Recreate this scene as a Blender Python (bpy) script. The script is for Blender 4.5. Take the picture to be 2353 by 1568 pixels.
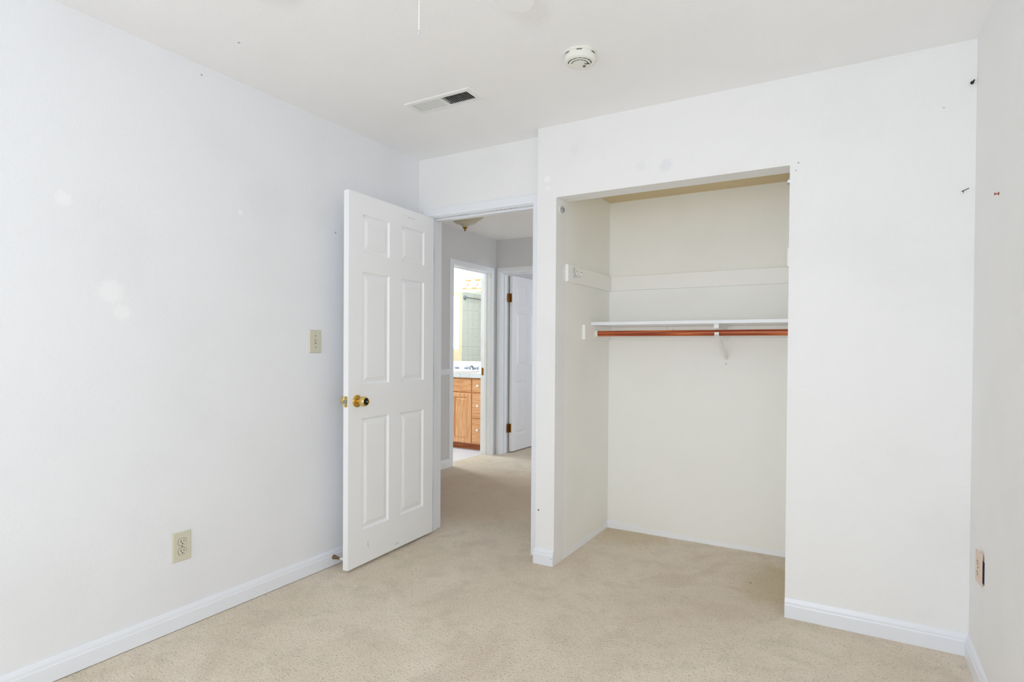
import bpy, bmesh, math, random
from mathutils import Matrix, Vector
random.seed(7)
C = bpy.context.scene.collection
for o in list(bpy.data.objects):
    bpy.data.objects.remove(o)

# ---------------------------------------------------------------- camera
cam_d = bpy.data.cameras.new('camera'); cam = bpy.data.objects.new('camera', cam_d); C.objects.link(cam)
cam_d.sensor_width = 36.0; cam_d.sensor_fit = 'HORIZONTAL'
cam_d.lens = 1326.055 / 2353 * 36
cam_d.shift_x = -(1204.173 - 1176.5) / 2353
cam_d.shift_y = (815.152 - 784) / 2353
cam_d.clip_start = 0.02
r_, u_, f_ = ((0.86936246, 0.49412736, 0.00686101), (-0.01140048, 0.00617395, 0.99991595), (-0.49404347, 0.86936761, -0.01100069))
cam.matrix_world = Matrix(((r_[0], u_[0], -f_[0], 2.490041), (r_[1], u_[1], -f_[1], -2.969582), (r_[2], u_[2], -f_[2], 1.21033), (0, 0, 0, 1)))
bpy.context.scene.camera = cam

# ---------------------------------------------------------------- world, lights, exposure
W = bpy.data.worlds.new('sky'); bpy.context.scene.world = W; W.use_nodes = True
bg = W.node_tree.nodes['Background']; bg.inputs[0].default_value = (0.86, 0.93, 1.0, 1); bg.inputs[1].default_value = 1.3
def area(name, loc, rot, sx, sy, power, col):
    l = bpy.data.lights.new(name, 'AREA'); l.shape = 'RECTANGLE'; l.size = sx; l.size_y = sy; l.energy = power; l.color = col
    o = bpy.data.objects.new(name, l); C.objects.link(o); o.location = loc; o.rotation_euler = rot
    return o
HP = math.pi / 2
area('daylight_bedroom_window', (1.80, -5.16, 1.35), (HP + 0.25, 0, 0), 1.90, 1.50, 30, (0.84, 0.92, 1.0))
fl = bpy.data.lights.new('camera_flash', 'POINT'); fl.energy = 28; fl.shadow_soft_size = 0.035; fl.color = (0.86, 0.93, 1.0)
flo = bpy.data.objects.new('camera_flash', fl); C.objects.link(flo); flo.location = (2.28, -2.92, 1.42)
area('fill_hall_right', (3.22, 1.70, 1.5), (0, HP, 0), 1.1, 1.1, 17, (0.90, 0.95, 1.0))  # added fill lamp to brighten the hall; its window is invented
area('daylight_far_room_window', (2.15, 4.0, 1.5), (0, HP, 0), 1.1, 1.1, 25, (0.84, 0.89, 1.0))
area('daylight_bathroom_window', (-2.99, 2.43, 1.60), (0, -HP, 0), 0.80, 0.62, 66, (0.78, 0.88, 1.0))
vs = bpy.context.scene.view_settings
vs.view_transform = 'Standard'; vs.look = 'None'; vs.gamma = 1.0; vs.use_curve_mapping = False; vs.exposure = -0.05
cyc = bpy.context.scene.cycles; cyc.max_bounces = 16; cyc.diffuse_bounces = 12; cyc.glossy_bounces = 6
bpy.context.scene.display_settings.display_device = 'sRGB'

# ---------------------------------------------------------------- materials
def srgb(r, g, b):
    f = lambda c: (c / 255 / 12.92) if c / 255 <= 0.04045 else ((c / 255 + 0.055) / 1.055) ** 2.4
    return (f(r), f(g), f(b), 1)
def mat(name, col, rough=0.5, metal=0.0, bump=None, spec=0.5, emit=None, coat=0.0):
    m = bpy.data.materials.new(name); m.use_nodes = True
    nt = m.node_tree; b = nt.nodes['Principled BSDF']
    b.inputs['Base Color'].default_value = col; b.inputs['Roughness'].default_value = rough
    b.inputs['Metallic'].default_value = metal; b.inputs['Specular IOR Level'].default_value = spec
    b.inputs['Coat Weight'].default_value = coat
    if emit: b.inputs['Emission Color'].default_value = emit[0]; b.inputs['Emission Strength'].default_value = emit[1]
    if bump:
        g = nt.nodes.new('ShaderNodeNewGeometry')
        n = nt.nodes.new('ShaderNodeTexNoise'); n.inputs['Scale'].default_value = bump[0]; n.inputs['Detail'].default_value = 3
        bp = nt.nodes.new('ShaderNodeBump'); bp.inputs['Strength'].default_value = bump[1]; bp.inputs['Distance'].default_value = bump[2]
        nt.links.new(g.outputs['Position'], n.inputs['Vector']); nt.links.new(n.outputs['Fac'], bp.inputs['Height']); nt.links.new(bp.outputs['Normal'], b.inputs['Normal'])
    return m
def mixcol(nt, fac, a, b):
    """fac socket; a,b sockets or colours -> colour socket"""
    x = nt.nodes.new('ShaderNodeMix'); x.data_type = 'RGBA'
    for v, k in ((a, 6), (b, 7)):
        if isinstance(v, tuple): x.inputs[k].default_value = v
        else: nt.links.new(v, x.inputs[k])
    if isinstance(fac, float): x.inputs[0].default_value = fac
    else: nt.links.new(fac, x.inputs[0])
    return x.outputs[2]
def mathn(nt, op, a, b=None, clamp=False):
    x = nt.nodes.new('ShaderNodeMath'); x.operation = op; x.use_clamp = clamp
    for k, v in enumerate((a, b)):
        if v is None: continue
        if isinstance(v, (int, float)): x.inputs[k].default_value = v
        else: nt.links.new(v, x.inputs[k])
    return x.outputs[0]
def ramp(nt, fac, lo, hi):
    x = nt.nodes.new('ShaderNodeMapRange'); x.interpolation_type = 'SMOOTHSTEP'
    nt.links.new(fac, x.inputs[0]); x.inputs[1].default_value = lo; x.inputs[2].default_value = hi
    return x.outputs[0]

def paint(name, col, bump=0.25, spots=(), lowband=None, dirt=0.035, rough=0.6):
    """painted, lightly orange-peeled drywall; spots = (x,y,z,radius,colour,strength) marks fixed on the wall"""
    m = mat(name, col, rough, spec=0.3); nt = m.node_tree; b = nt.nodes['Principled BSDF']
    g = nt.nodes.new('ShaderNodeNewGeometry'); P = g.outputs['Position']
    n1 = nt.nodes.new('ShaderNodeTexNoise'); n1.inputs['Scale'].default_value = 95; n1.inputs['Detail'].default_value = 2.5; nt.links.new(P, n1.inputs['Vector'])
    bp = nt.nodes.new('ShaderNodeBump'); bp.inputs['Strength'].default_value = bump; bp.inputs['Distance'].default_value = 0.004
    nt.links.new(n1.outputs['Fac'], bp.inputs['Height']); nt.links.new(bp.outputs['Normal'], b.inputs['Normal'])
    n2 = nt.nodes.new('ShaderNodeTexNoise'); n2.inputs['Scale'].default_value = 2.2; n2.inputs['Detail'].default_value = 5; nt.links.new(P, n2.inputs['Vector'])
    d = tuple(c * (1 - dirt) for k, c in enumerate(col[:3])) + (1,)
    out = mixcol(nt, ramp(nt, n2.outputs['Fac'], 0.45, 0.75), col, d)
    for (x, y, z, r, sc, st) in spots:
        v = nt.nodes.new('ShaderNodeVectorMath'); v.operation = 'DISTANCE'; nt.links.new(P, v.inputs[0]); v.inputs[1].default_value = (x, y, z)
        q = mathn(nt, 'ADD', v.outputs['Value'], mathn(nt, 'MULTIPLY', mathn(nt, 'SUBTRACT', n1.outputs['Fac'], 0.5), r * 0.9))
        fac = mathn(nt, 'MULTIPLY', mathn(nt, 'SUBTRACT', 1.0, ramp(nt, q, r * 0.45, r * 1.25)), st)
        out = mixcol(nt, fac, out, sc)
    if lowband:
        s = nt.nodes.new('ShaderNodeSeparateXYZ'); nt.links.new(P, s.inputs[0])
        n3 = nt.nodes.new('ShaderNodeTexNoise'); n3.inputs['Scale'].default_value = 3.5; n3.inputs['Detail'].default_value = 6; nt.links.new(P, n3.inputs['Vector'])
        h = mathn(nt, 'ADD', s.outputs[2], mathn(nt, 'MULTIPLY', mathn(nt, 'SUBTRACT', n3.outputs['Fac'], 0.5), 0.09))
        out = mixcol(nt, mathn(nt, 'SUBTRACT', 1.0, ramp(nt, h, 0.036, 0.042)), out, lowband)
    nt.links.new(out, b.inputs['Base Color'])
    return m

WHITE = srgb(239, 239, 239); TRIMC = srgb(238, 241, 246)
grey = srgb(150, 150, 150); dark = srgb(50, 45, 42); lite = srgb(247, 247, 247)
M = {}
M['wall'] = paint('wall_paint', WHITE)
M['wall_left'] = paint('wall_paint_left', srgb(234, 235, 238), spots=(  # same paint as the other walls, darkened to offset the stronger light here
    (0, -1.819, 1.419, 0.05, lite, 0.5), (0, -1.78, 1.34, 0.035, lite, 0.45), (0, -1.974, 1.743, 0.03, lite, 0.4), (0, -1.278, 1.836, 0.013, lite, 0.7),
    (0, -0.707, 1.842, 0.006, grey, 0.8), (0, -1.463, 2.398, 0.005, grey, 0.8), (0, -2.02, 0.30, 0.17, srgb(222, 223, 223), 0.22)))
M['wall_closet'] = paint('wall_paint_closet', WHITE, spots=(
    (1.672, -.11, 2.129, 0.035, srgb(226, 227, 232), 0.6), (1.54, -.11, 2.145, 0.03, srgb(230, 231, 234), 0.45), (1.17, -.11, 2.29, 0.03, srgb(230, 231, 233), 0.4),
    (1.007, -.11, 2.151, 0.022, lite, 0.8), (1.012, -.11, 2.10, 0.012, lite, 0.8), (0.965, -.11, 0.30, 0.006, dark, 0.9), (2.272, -.11, 2.05, 0.004, grey, 0.9),
    (2.262, -.11, 2.016, 0.004, grey, 0.7), (2.80, -.11, 2.19, 0.004, grey, 0.5)))
M['wall_inner'] = paint('wall_paint_closet_inside', srgb(243, 243, 239), bump=0.15, lowband=srgb(243, 245, 249))
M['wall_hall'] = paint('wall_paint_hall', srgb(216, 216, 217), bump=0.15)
M['ceiling'] = paint('ceiling_paint', srgb(247, 247, 248), bump=0.25, dirt=0.02, spots=((0.318, -1.501, 2.44, 0.006, grey, 0.8),))
M['bath_wall'] = paint('bath_wall_paint', srgb(242, 231, 200), bump=0.1)  # white wall; the yellow of the warm bulb light is put into its colour
def trim_paint(name, col, rough=0.32, wear=()):
    m = mat(name, col, rough, spec=0.5); nt = m.node_tree; b = nt.nodes['Principled BSDF']
    g = nt.nodes.new('ShaderNodeNewGeometry'); P = g.outputs['Position']
    v = nt.nodes.new('ShaderNodeTexVoronoi'); v.inputs['Scale'].default_value = 9; nt.links.new(P, v.inputs['Vector'])
    f = mathn(nt, 'SUBTRACT', 1.0, ramp(nt, v.outputs['Distance'], 0.02, 0.04))
    n = nt.nodes.new('ShaderNodeTexNoise'); n.inputs['Scale'].default_value = 3; nt.links.new(P, n.inputs['Vector'])
    f = mathn(nt, 'MULTIPLY', f, mathn(nt, 'MULTIPLY', ramp(nt, n.outputs['Fac'], 0.5, 0.6), 0.6))
    nt.links.new(mixcol(nt, f, col, srgb(125, 125, 128)), b.inputs['Base Color'])
    return m
M['trim'] = trim_paint('white_gloss_trim', srgb(234, 237, 243))
M['trim_plain'] = mat('white_trim', TRIMC, 0.32)
M['door'] = mat('white_door_paint', srgb(246, 247, 249), 0.36, bump=(40, 0.04, 0.002))
M['brass'] = mat('polished_brass', srgb(218, 176, 88), 0.12, 1.0)
M['brass_satin'] = mat('satin_brass', srgb(226, 200, 130), 0.38, 1.0)
M['brass_dark'] = mat('aged_brass_hinge', srgb(156, 108, 46), 0.35, 1.0)
M['antique'] = mat('antique_brass', srgb(140, 118, 84), 0.22, 1.0)
M['dark'] = mat('dark_recess', (0.012, 0.011, 0.010, 1), 0.7)
M['chrome'] = mat('chrome', srgb(205, 210, 216), 0.12, 1.0)
M['steel'] = mat('dull_steel', srgb(120, 120, 122), 0.4, 1.0)
M['almond'] = mat('almond_plastic', srgb(208, 205, 184), 0.3)
M['peach'] = mat('peach_plastic', srgb(222, 200, 182), 0.35)
M['plate_box'] = mat('blue_outlet_box', srgb(28, 32, 74), 0.5)
M['white_plastic'] = mat('white_plastic', srgb(236, 236, 228), 0.35)
M['white_metal'] = mat('white_enamel', srgb(236, 237, 236), 0.3)
M['copper'] = mat('copper_screw', srgb(150, 80, 60), 0.35, 1.0)
M['glass_frost'] = mat('frosted_lamp_glass', srgb(196, 188, 166), 0.3)
M['bulb'] = mat('lit_bulb', (1, 1, 1, 1), 0.3, emit=((1.0, 0.86, 0.60, 1), 7.0))
M['mirror'] = mat('mirror', (0.93, 0.95, 0.95, 1), 0.01, 1.0)
M['tile_blue'] = mat('white_glazed_tile', srgb(228, 233, 242), 0.12)
M['tile_green'] = mat('pale_green_tile', srgb(196, 204, 202), 0.15)
M['tile_floor'] = mat('white_floor_tile', srgb(222, 229, 238), 0.25)
M['grout'] = mat('grout', srgb(205, 207, 212), 0.8)
M['grout_dark'] = mat('grout_grey', srgb(150, 152, 165), 0.8)
M['ink'] = mat('blue_grey_tile_print', srgb(96, 108, 128), 0.3)
M['grout_white'] = mat('white_grout', srgb(232, 235, 232), 0.8)
M['porcelain'] = mat('porcelain', srgb(245, 245, 242), 0.1)
def wood(name, c1, c2, axis, scale=14, stretch=14, rough=0.35):
    m = mat(name, c1, rough); nt = m.node_tree; b = nt.nodes['Principled BSDF']
    g = nt.nodes.new('ShaderNodeNewGeometry'); mp = nt.nodes.new('ShaderNodeMapping'); nt.links.new(g.outputs['Position'], mp.inputs[0])
    s = [scale * stretch] * 3; s[axis] = scale; mp.inputs['Scale'].default_value = tuple(v / scale for v in s)
    n = nt.nodes.new('ShaderNodeTexNoise'); n.inputs['Scale'].default_value = scale / 4; n.inputs['Detail'].default_value = 6; n.inputs['Distortion'].default_value = 0.6
    nt.links.new(mp.outputs[0], n.inputs['Vector'])
    nt.links.new(mixcol(nt, ramp(nt, n.outputs['Fac'], 0.38, 0.62), c1, c2), b.inputs['Base Color'])
    return m
M['rod'] = wood('stained_red_wood', srgb(210, 116, 60), srgb(134, 46, 18), 0, 10, 70, 0.3)
M['oak_h'] = wood('honey_oak_horizontal', srgb(232, 180, 134), srgb(216, 154, 106), 0, 16, 12, 0.38)
M['oak_v'] = wood('honey_oak_vertical', srgb(234, 184, 138), srgb(218, 158, 110), 2, 16, 12, 0.38)
M['oak_dark'] = wood('oak_kick', srgb(190, 116, 70), srgb(160, 90, 52), 0, 16, 12, 0.4)

def carpet():
    m = mat('beige_carpet', srgb(200, 186, 160), 0.95, spec=0.1); nt = m.node_tree; b = nt.nodes['Principled BSDF']
    b.inputs['Sheen Weight'].default_value = 0.2; b.inputs['Sheen Roughness'].default_value = 0.6
    g = nt.nodes.new('ShaderNodeNewGeometry'); P = g.outputs['Position']
    def noise(sc, det=4, rough=0.5, dist=0.0):
        n = nt.nodes.new('ShaderNodeTexNoise'); n.inputs['Scale'].default_value = sc; n.inputs['Detail'].default_value = det
        n.inputs['Roughness'].default_value = rough; n.inputs['Distortion'].default_value = dist; nt.links.new(P, n.inputs['Vector']); return n.outputs['Fac']
    big = noise(1.6, 5, 0.55, 0.4); mid = noise(7, 5, 0.6, 0.5); fine = noise(190, 3, 0.65); pit = noise(125, 2, 0.5); tone = noise(3.2, 4, 0.6, 0.8)
    base = mixcol(nt, ramp(nt, big, 0.35, 0.68), srgb(236, 222, 203), srgb(226, 211, 188))
    base = mixcol(nt, mathn(nt, 'MULTIPLY', ramp(nt, mid, 0.5, 0.72), 0.36), base, srgb(198, 182, 158))
    base = mixcol(nt, mathn(nt, 'MULTIPLY', ramp(nt, tone, 0.52, 0.66), 0.5), base, srgb(214, 196, 178))
    base = mixcol(nt, mathn(nt, 'MULTIPLY', mathn(nt, 'SUBTRACT', 1.0, ramp(nt, tone, 0.33, 0.46)), 0.45), base, srgb(206, 198, 168))
    # yellower pile at the back right of the closet, the hall's warm dim light painted in as brown
    def blob(x, y, r0, r1):
        v = nt.nodes.new('ShaderNodeVectorMath'); v.operation = 'DISTANCE'; nt.links.new(P, v.inputs[0]); v.inputs[1].default_value = (x, y, 0)
        q = mathn(nt, 'ADD', v.outputs['Value'], mathn(nt, 'MULTIPLY', mathn(nt, 'SUBTRACT', mid, 0.5), 0.5))
        return mathn(nt, 'SUBTRACT', 1.0, ramp(nt, q, r0, r1))
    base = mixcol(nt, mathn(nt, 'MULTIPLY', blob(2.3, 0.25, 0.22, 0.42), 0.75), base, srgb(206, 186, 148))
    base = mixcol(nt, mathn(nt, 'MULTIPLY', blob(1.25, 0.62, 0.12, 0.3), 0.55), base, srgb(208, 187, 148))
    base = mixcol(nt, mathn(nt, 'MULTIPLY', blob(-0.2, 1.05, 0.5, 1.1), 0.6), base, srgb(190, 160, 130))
    col = mixcol(nt, mathn(nt, 'MULTIPLY', ramp(nt, fine, 0.5, 0.7), 0.35), base, srgb(238, 230, 216))
    col = mixcol(nt, mathn(nt, 'MULTIPLY', ramp(nt, pit, 0.585, 0.70), 0.6), col, srgb(146, 130, 110))
    for (x, y, rr) in ((-0.275, 1.194, 0.0065), (-0.358, 0.908, 0.0045), (1.319, 0.427, 0.004), (2.046, 0.208, 0.006), (0.465, -0.593, 0.004)):   # bits of dark lint
        v = nt.nodes.new('ShaderNodeVectorMath'); v.operation = 'DISTANCE'; nt.links.new(P, v.inputs[0]); v.inputs[1].default_value = (x, y, 0)
        col = mixcol(nt, mathn(nt, 'SUBTRACT', 1.0, ramp(nt, v.outputs['Value'], rr * 0.7, rr)), col, srgb(70, 50, 36))
    nt.links.new(col, b.inputs['Base Color'])
    h = mathn(nt, 'ADD', mathn(nt, 'MULTIPLY', fine, 0.5), mathn(nt, 'MULTIPLY', pit, -0.9)); h = mathn(nt, 'ADD', h, mathn(nt, 'MULTIPLY', mid, 1.2))
    bp = nt.nodes.new('ShaderNodeBump'); bp.inputs['Strength'].default_value = 0.8; bp.inputs['Distance'].default_value = 0.012
    nt.links.new(h, bp.inputs['Height']); nt.links.new(bp.outputs['Normal'], b.inputs['Normal'])
    return m
M['carpet'] = carpet()

# ---------------------------------------------------------------- mesh helpers
def link(name, bm, m, parent=None, smooth=None, loc=None):
    me = bpy.data.meshes.new(name)
    bmesh.ops.recalc_face_normals(bm, faces=bm.faces)
    if smooth:
        for f in bm.faces: f.smooth = True
        for e in bm.edges:
            if len(e.link_faces) == 2 and e.calc_face_angle(0) > smooth: e.smooth = False
    bm.to_mesh(me); bm.free(); me.materials.append(M[m] if isinstance(m, str) else m)
    o = bpy.data.objects.new(name, me); C.objects.link(o)
    if parent is not None:
        o.parent = parent
    return o
def B(): return bmesh.new()
def box(bm, x0, x1, y0, y1, z0, z1, bev=0.0, mtx=None):
    r = bmesh.ops.create_cube(bm, size=1.0)
    vs_ = r['verts']
    for v in vs_:
        v.co = Vector(((x0 + x1) / 2 + v.co.x * (x1 - x0), (y0 + y1) / 2 + v.co.y * (y1 - y0), (z0 + z1) / 2 + v.co.z * (z1 - z0)))
    if bev > 0:
        es = list({e for v in vs_ for e in v.link_edges})
        q = bmesh.ops.bevel(bm, geom=es, offset=bev, segments=2, affect='EDGES', profile=0.5)
        vs_ = list({v for f in q['faces'] for v in f.verts} | set(v for v in vs_ if v.is_valid))
    if mtx is not None:
        for v in vs_: v.co = mtx @ v.co
    return bm
def frame_axes(d):
    d = Vector(d).normalized(); a = Vector((0, 0, 1)) if abs(d.z) < 0.9 else Vector((1, 0, 0))
    x = a.cross(d).normalized(); y = d.cross(x); return x, y, d
def lathe(bm, prof, org, axis, n=32, cap=True):
    """prof = [(radius, along)], turned about axis through org"""
    x, y, d = frame_axes(axis); org = Vector(org); rings = []
    for (r, t) in prof:
        if r < 1e-6: rings.append([bm.verts.new(org + d * t)])
        else: rings.append([bm.verts.new(org + d * t + (x * math.cos(2 * math.pi * k / n) + y * math.sin(2 * math.pi * k / n)) * r) for k in range(n)])
    for a, b in zip(rings, rings[1:]):
        if len(a) == 1 and len(b) == 1: continue
        for k in range(n):
            k2 = (k + 1) % n
            if len(a) == 1: bm.faces.new((a[0], b[k], b[k2]))
            elif len(b) == 1: bm.faces.new((a[k], b[0], a[k2]))
            else: bm.faces.new((a[k], b[k], b[k2], a[k2]))
    if cap:
        for r in (rings[0], rings[-1]):
            if len(r) > 1: bm.faces.new(r)
    return bm
def tube(bm, pts, rad, n=12):
    """swept tube through pts; rad number or list"""
    pts = [Vector(p) for p in pts]; rs = rad if isinstance(rad, (list, tuple)) else [rad] * len(pts); rings = []
    for i, pnt in enumerate(pts):
        d = (pts[min(i + 1, len(pts) - 1)] - pts[max(i - 1, 0)])
        x, y, d = frame_axes(d)
        if rings:
            px = (rings[-1][0].co - pts[i - 1]); px = (px - d * px.dot(d)).normalized(); x = px; y = d.cross(x)
        rings.append([bm.verts.new(pnt + (x * math.cos(2 * math.pi * k / n) + y * math.sin(2 * math.pi * k / n)) * rs[i]) for k in range(n)])
    for a, b in zip(rings, rings[1:]):
        for k in range(n): bm.faces.new((a[k], a[(k + 1) % n], b[(k + 1) % n], b[k]))
    bm.faces.new(rings[0]); bm.faces.new(rings[-1])
    return bm
def ball(bm, c, r, seg=16, sc=(1, 1, 1)):
    q = bmesh.ops.create_uvsphere(bm, u_segments=seg, v_segments=seg // 2, radius=r)
    for v in q['verts']: v.co = Vector(c) + Vector((v.co.x * sc[0], v.co.y * sc[1], v.co.z * sc[2]))
    return bm
def prism(bm, prof, a, b):
    """extrude a closed profile of 3D points from offset vector a to b"""
    A = [bm.verts.new(Vector(p) + Vector(a)) for p in prof]; Bv = [bm.verts.new(Vector(p) + Vector(b)) for p in prof]
    n = len(prof)
    for k in range(n): bm.faces.new((A[k], A[(k + 1) % n], Bv[(k + 1) % n], Bv[k]))
    bm.faces.new(A); bm.faces.new(Bv)
    return bm
def struct(name, bm, m, parent=None, **kw):
    o = link(name, bm, m, parent, **kw)
    if parent is None: o['kind'] = 'structure'
    return o
def empty(name, loc=(0, 0, 0), kind=None):
    o = bpy.data.objects.new(name, None); C.objects.link(o); o.empty_display_size = 0.05
    o.location = loc
    if kind: o['kind'] = kind
    return o
def tag(o, label, cat, group=None):
    o['label'] = label; o['category'] = cat
    if group: o['group'] = group
    return o
def rebase(root, loc):
    """put a thing's origin at loc while its parts, built in world coordinates, stay put"""
    root.location = loc
    for ch in root.children:
        if ch.type == 'MESH' and ch.data.users == 1 and not ch.get('based'):
            ch.data.transform(Matrix.Translation(-Vector(loc))); ch['based'] = 1
            for g in ch.children:
                if not g.get('based'): g.data.transform(Matrix.Translation(-Vector(loc))); g['based'] = 1
    for ch in root.children:
        if 'based' in ch: del ch['based']
        for g in ch.children:
            if 'based' in g: del g['based']

# ---------------------------------------------------------------- dimensions
H = 2.44; A = 0.946; D1 = 0.11; Wd = 2.905; C1 = 1.063; C2 = 2.237; CH = 2.044; DB = 0.702
E1 = 0.091; E2 = 0.858; EH = 2.051; NY = -5.0; HX = -1.05; HY = 2.60; HR = 3.03

# ---------------------------------------------------------------- shell
struct('floor', box(B(), -1.165, 3.15, NY - 0.12, 5.62, -0.06, 0), 'carpet')
hx0, hx1, hy0, hy1 = 0.540, 0.876, -0.703, -0.614
bm = box(B(), -2.92, hx0, NY - 0.12, 5.62, H, H + 0.1); box(bm, hx1, 3.15, NY - 0.12, 5.62, H, H + 0.1)
box(bm, hx0, hx1, NY - 0.12, hy0, H, H + 0.1); box(bm, hx0, hx1, hy1, 5.62, H, H + 0.1); struct('ceiling', bm, 'ceiling')
struct('wall_left', box(B(), -0.12, 0, NY - 0.12, 0, 0, H), 'wall_left')
bm = box(B(), HX - 0.12, E1 - 0.018, 0, 0.12, 0, H); box(bm, E2 + 0.018, A, 0, 0.12, 0, H); box(bm, E1 - 0.018, E2 + 0.018, 0, 0.12, EH + 0.018, H)
struct('wall_back', bm, 'wall')
bm = box(B(), A, C1, -D1, 0.01, 0, H); box(bm, C1, C2, -D1, 0.01, CH, H); box(bm, C2, Wd, -D1, 0.01, 0, H)
struct('wall_closet', bm, 'wall_closet')
bm = box(B(), A, C1, 0.01, 0.80, 0, H); box(bm, C1, C2, DB, 0.80, 0, H); box(bm, C2, 3.03, 0.01, 0.80, 0, H)
struct('wall_closet_inside', bm, 'wall_inner')
M['closet_ceiling'] = paint('aged_tan_ceiling_paint', srgb(216, 198, 160), bump=0.1)
struct('ceiling_closet', box(B(), C1, C2, 0.01, DB, 2.19, 2.26), 'closet_ceiling')
struct('wall_right', box(B(), Wd, 3.03, NY - 0.12, 0.01, 0, H), 'wall')
# near wall with the window behind the camera
wx0, wx1, wz0, wz1 = 0.85, 2.75, 0.60, 2.10
bm = box(B(), 0, wx0, NY - 0.12, NY, 0, H); box(bm, wx1, Wd, NY - 0.12, NY, 0, H); box(bm, wx0, wx1, NY - 0.12, NY, 0, wz0); box(bm, wx0, wx1, NY - 0.12, NY, wz1, H)
struct('wall_near', bm, 'wall')
def window_frame(name, x0, x1, y0, y1, z0, z1, along):
    t = 0.04; bm = B()
    if along == 'x':
        ym = (y0 + y1) / 2
        for (a, b) in ((x0, x0 + t), (x1 - t, x1), ((x0 + x1) / 2 - t / 2, (x0 + x1) / 2 + t / 2)): box(bm, a, b, ym - 0.02, ym + 0.02, z0 + t, z1 - t)
        box(bm, x0, x1, ym - 0.02, ym + 0.02, z0, z0 + t); box(bm, x0, x1, ym - 0.02, ym + 0.02, z1 - t, z1)
    else:
        xm = (x0 + x1) / 2
        for (a, b) in ((y0, y0 + t), (y1 - t, y1)): box(bm, xm - 0.02, xm + 0.02, a, b, z0 + t, z1 - t)
        box(bm, xm - 0.02, xm + 0.02, y0, y1, z0, z0 + t); box(bm, xm - 0.02, xm + 0.02, y0, y1, z1 - t, z1)
    return struct(name, bm, 'trim_plain')
window_frame('window_1', wx0, wx1, NY - 0.12, NY, wz0, wz1, 'x')
# hall
BY0, BY1, BZ = 1.79, 2.49, 2.052
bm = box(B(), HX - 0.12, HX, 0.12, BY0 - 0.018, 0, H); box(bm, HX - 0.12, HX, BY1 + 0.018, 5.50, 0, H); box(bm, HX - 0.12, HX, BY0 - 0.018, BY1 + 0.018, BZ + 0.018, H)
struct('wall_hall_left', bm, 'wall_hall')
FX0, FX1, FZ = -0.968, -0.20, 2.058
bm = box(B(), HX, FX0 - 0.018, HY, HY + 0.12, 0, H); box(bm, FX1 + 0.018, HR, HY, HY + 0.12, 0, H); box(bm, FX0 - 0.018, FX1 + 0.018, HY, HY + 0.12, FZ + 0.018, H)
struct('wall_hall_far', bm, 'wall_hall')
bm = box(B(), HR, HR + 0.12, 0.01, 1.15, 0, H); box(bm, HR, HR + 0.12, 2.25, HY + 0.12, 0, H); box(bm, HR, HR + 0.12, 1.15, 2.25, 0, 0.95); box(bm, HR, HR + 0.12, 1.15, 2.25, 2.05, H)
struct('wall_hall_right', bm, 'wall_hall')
window_frame('added_window_hall', HR, HR + 0.12, 1.15, 2.25, 0.95, 2.05, 'y')  # invented opening for the hall's added fill lamp
# far room beyond the hall
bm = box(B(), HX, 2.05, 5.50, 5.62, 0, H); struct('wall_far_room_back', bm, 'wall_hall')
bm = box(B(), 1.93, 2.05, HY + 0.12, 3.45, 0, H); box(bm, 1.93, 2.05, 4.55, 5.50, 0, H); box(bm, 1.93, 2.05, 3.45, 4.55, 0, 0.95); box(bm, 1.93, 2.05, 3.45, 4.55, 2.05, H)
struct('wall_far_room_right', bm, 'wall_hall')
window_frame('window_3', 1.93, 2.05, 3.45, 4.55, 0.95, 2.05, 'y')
struct('gap_darkening_wall', box(B(), HX, -0.9655, HY + 0.12, 5.50, 0, H), 'wall_hall')  # unseen thickening of the wall, added to darken the gap beside the far door
# bathroom
BL = -2.80; BB = 3.202
bm = box(B(), BL - 0.12, HX - 0.12, BB, BB + 0.12, 0, H); struct('wall_bath_back', bm, 'bath_wall')
by0, by1, bz0, bz1 = 2.10, 2.76, 1.18, 2.02
bm = box(B(), BL - 0.12, BL, 0.43, by0, 0, H); box(bm, BL - 0.12, BL, by1, BB, 0, H); box(bm, BL - 0.12, BL, by0, by1, 0, bz0); box(bm, BL - 0.12, BL, by0, by1, bz1, H)
struct('wall_bath_left', bm, 'bath_wall')
struct('wall_bath_near', box(B(), BL, HX - 0.12, 0.43, 0.55, 0, H), 'bath_wall')
wf = window_frame('window_4', BL - 0.10, BL, by0, by1, bz0, bz1, 'y')

# carpet is cut at the bathroom door; square tiles beyond it
ft = struct('floor_bathroom', box(B(), BL, -1.165, 0.55, BB, -0.06, -0.006), 'grout_dark')
tb = box(B(), -0.1505, 0.1505, -0.1505, 0.1505, -0.006, 0.0, 0.0015); tb_me = None
for i in range(6):
    for j in range(9):
        x = -1.168 - 0.1525 - 0.305 * i; y = BB - 0.16 - 0.305 * j
        if x < BL + 0.10 or y < 0.70: continue
        if tb_me is None:
            t = link('tile', tb, 'tile_floor', ft); tb_me = t.data
        else:
            t = bpy.data.objects.new('tile', tb_me); C.objects.link(t); t.parent = ft
        t.location = (x, y, random.uniform(0, 0.0006))

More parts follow.
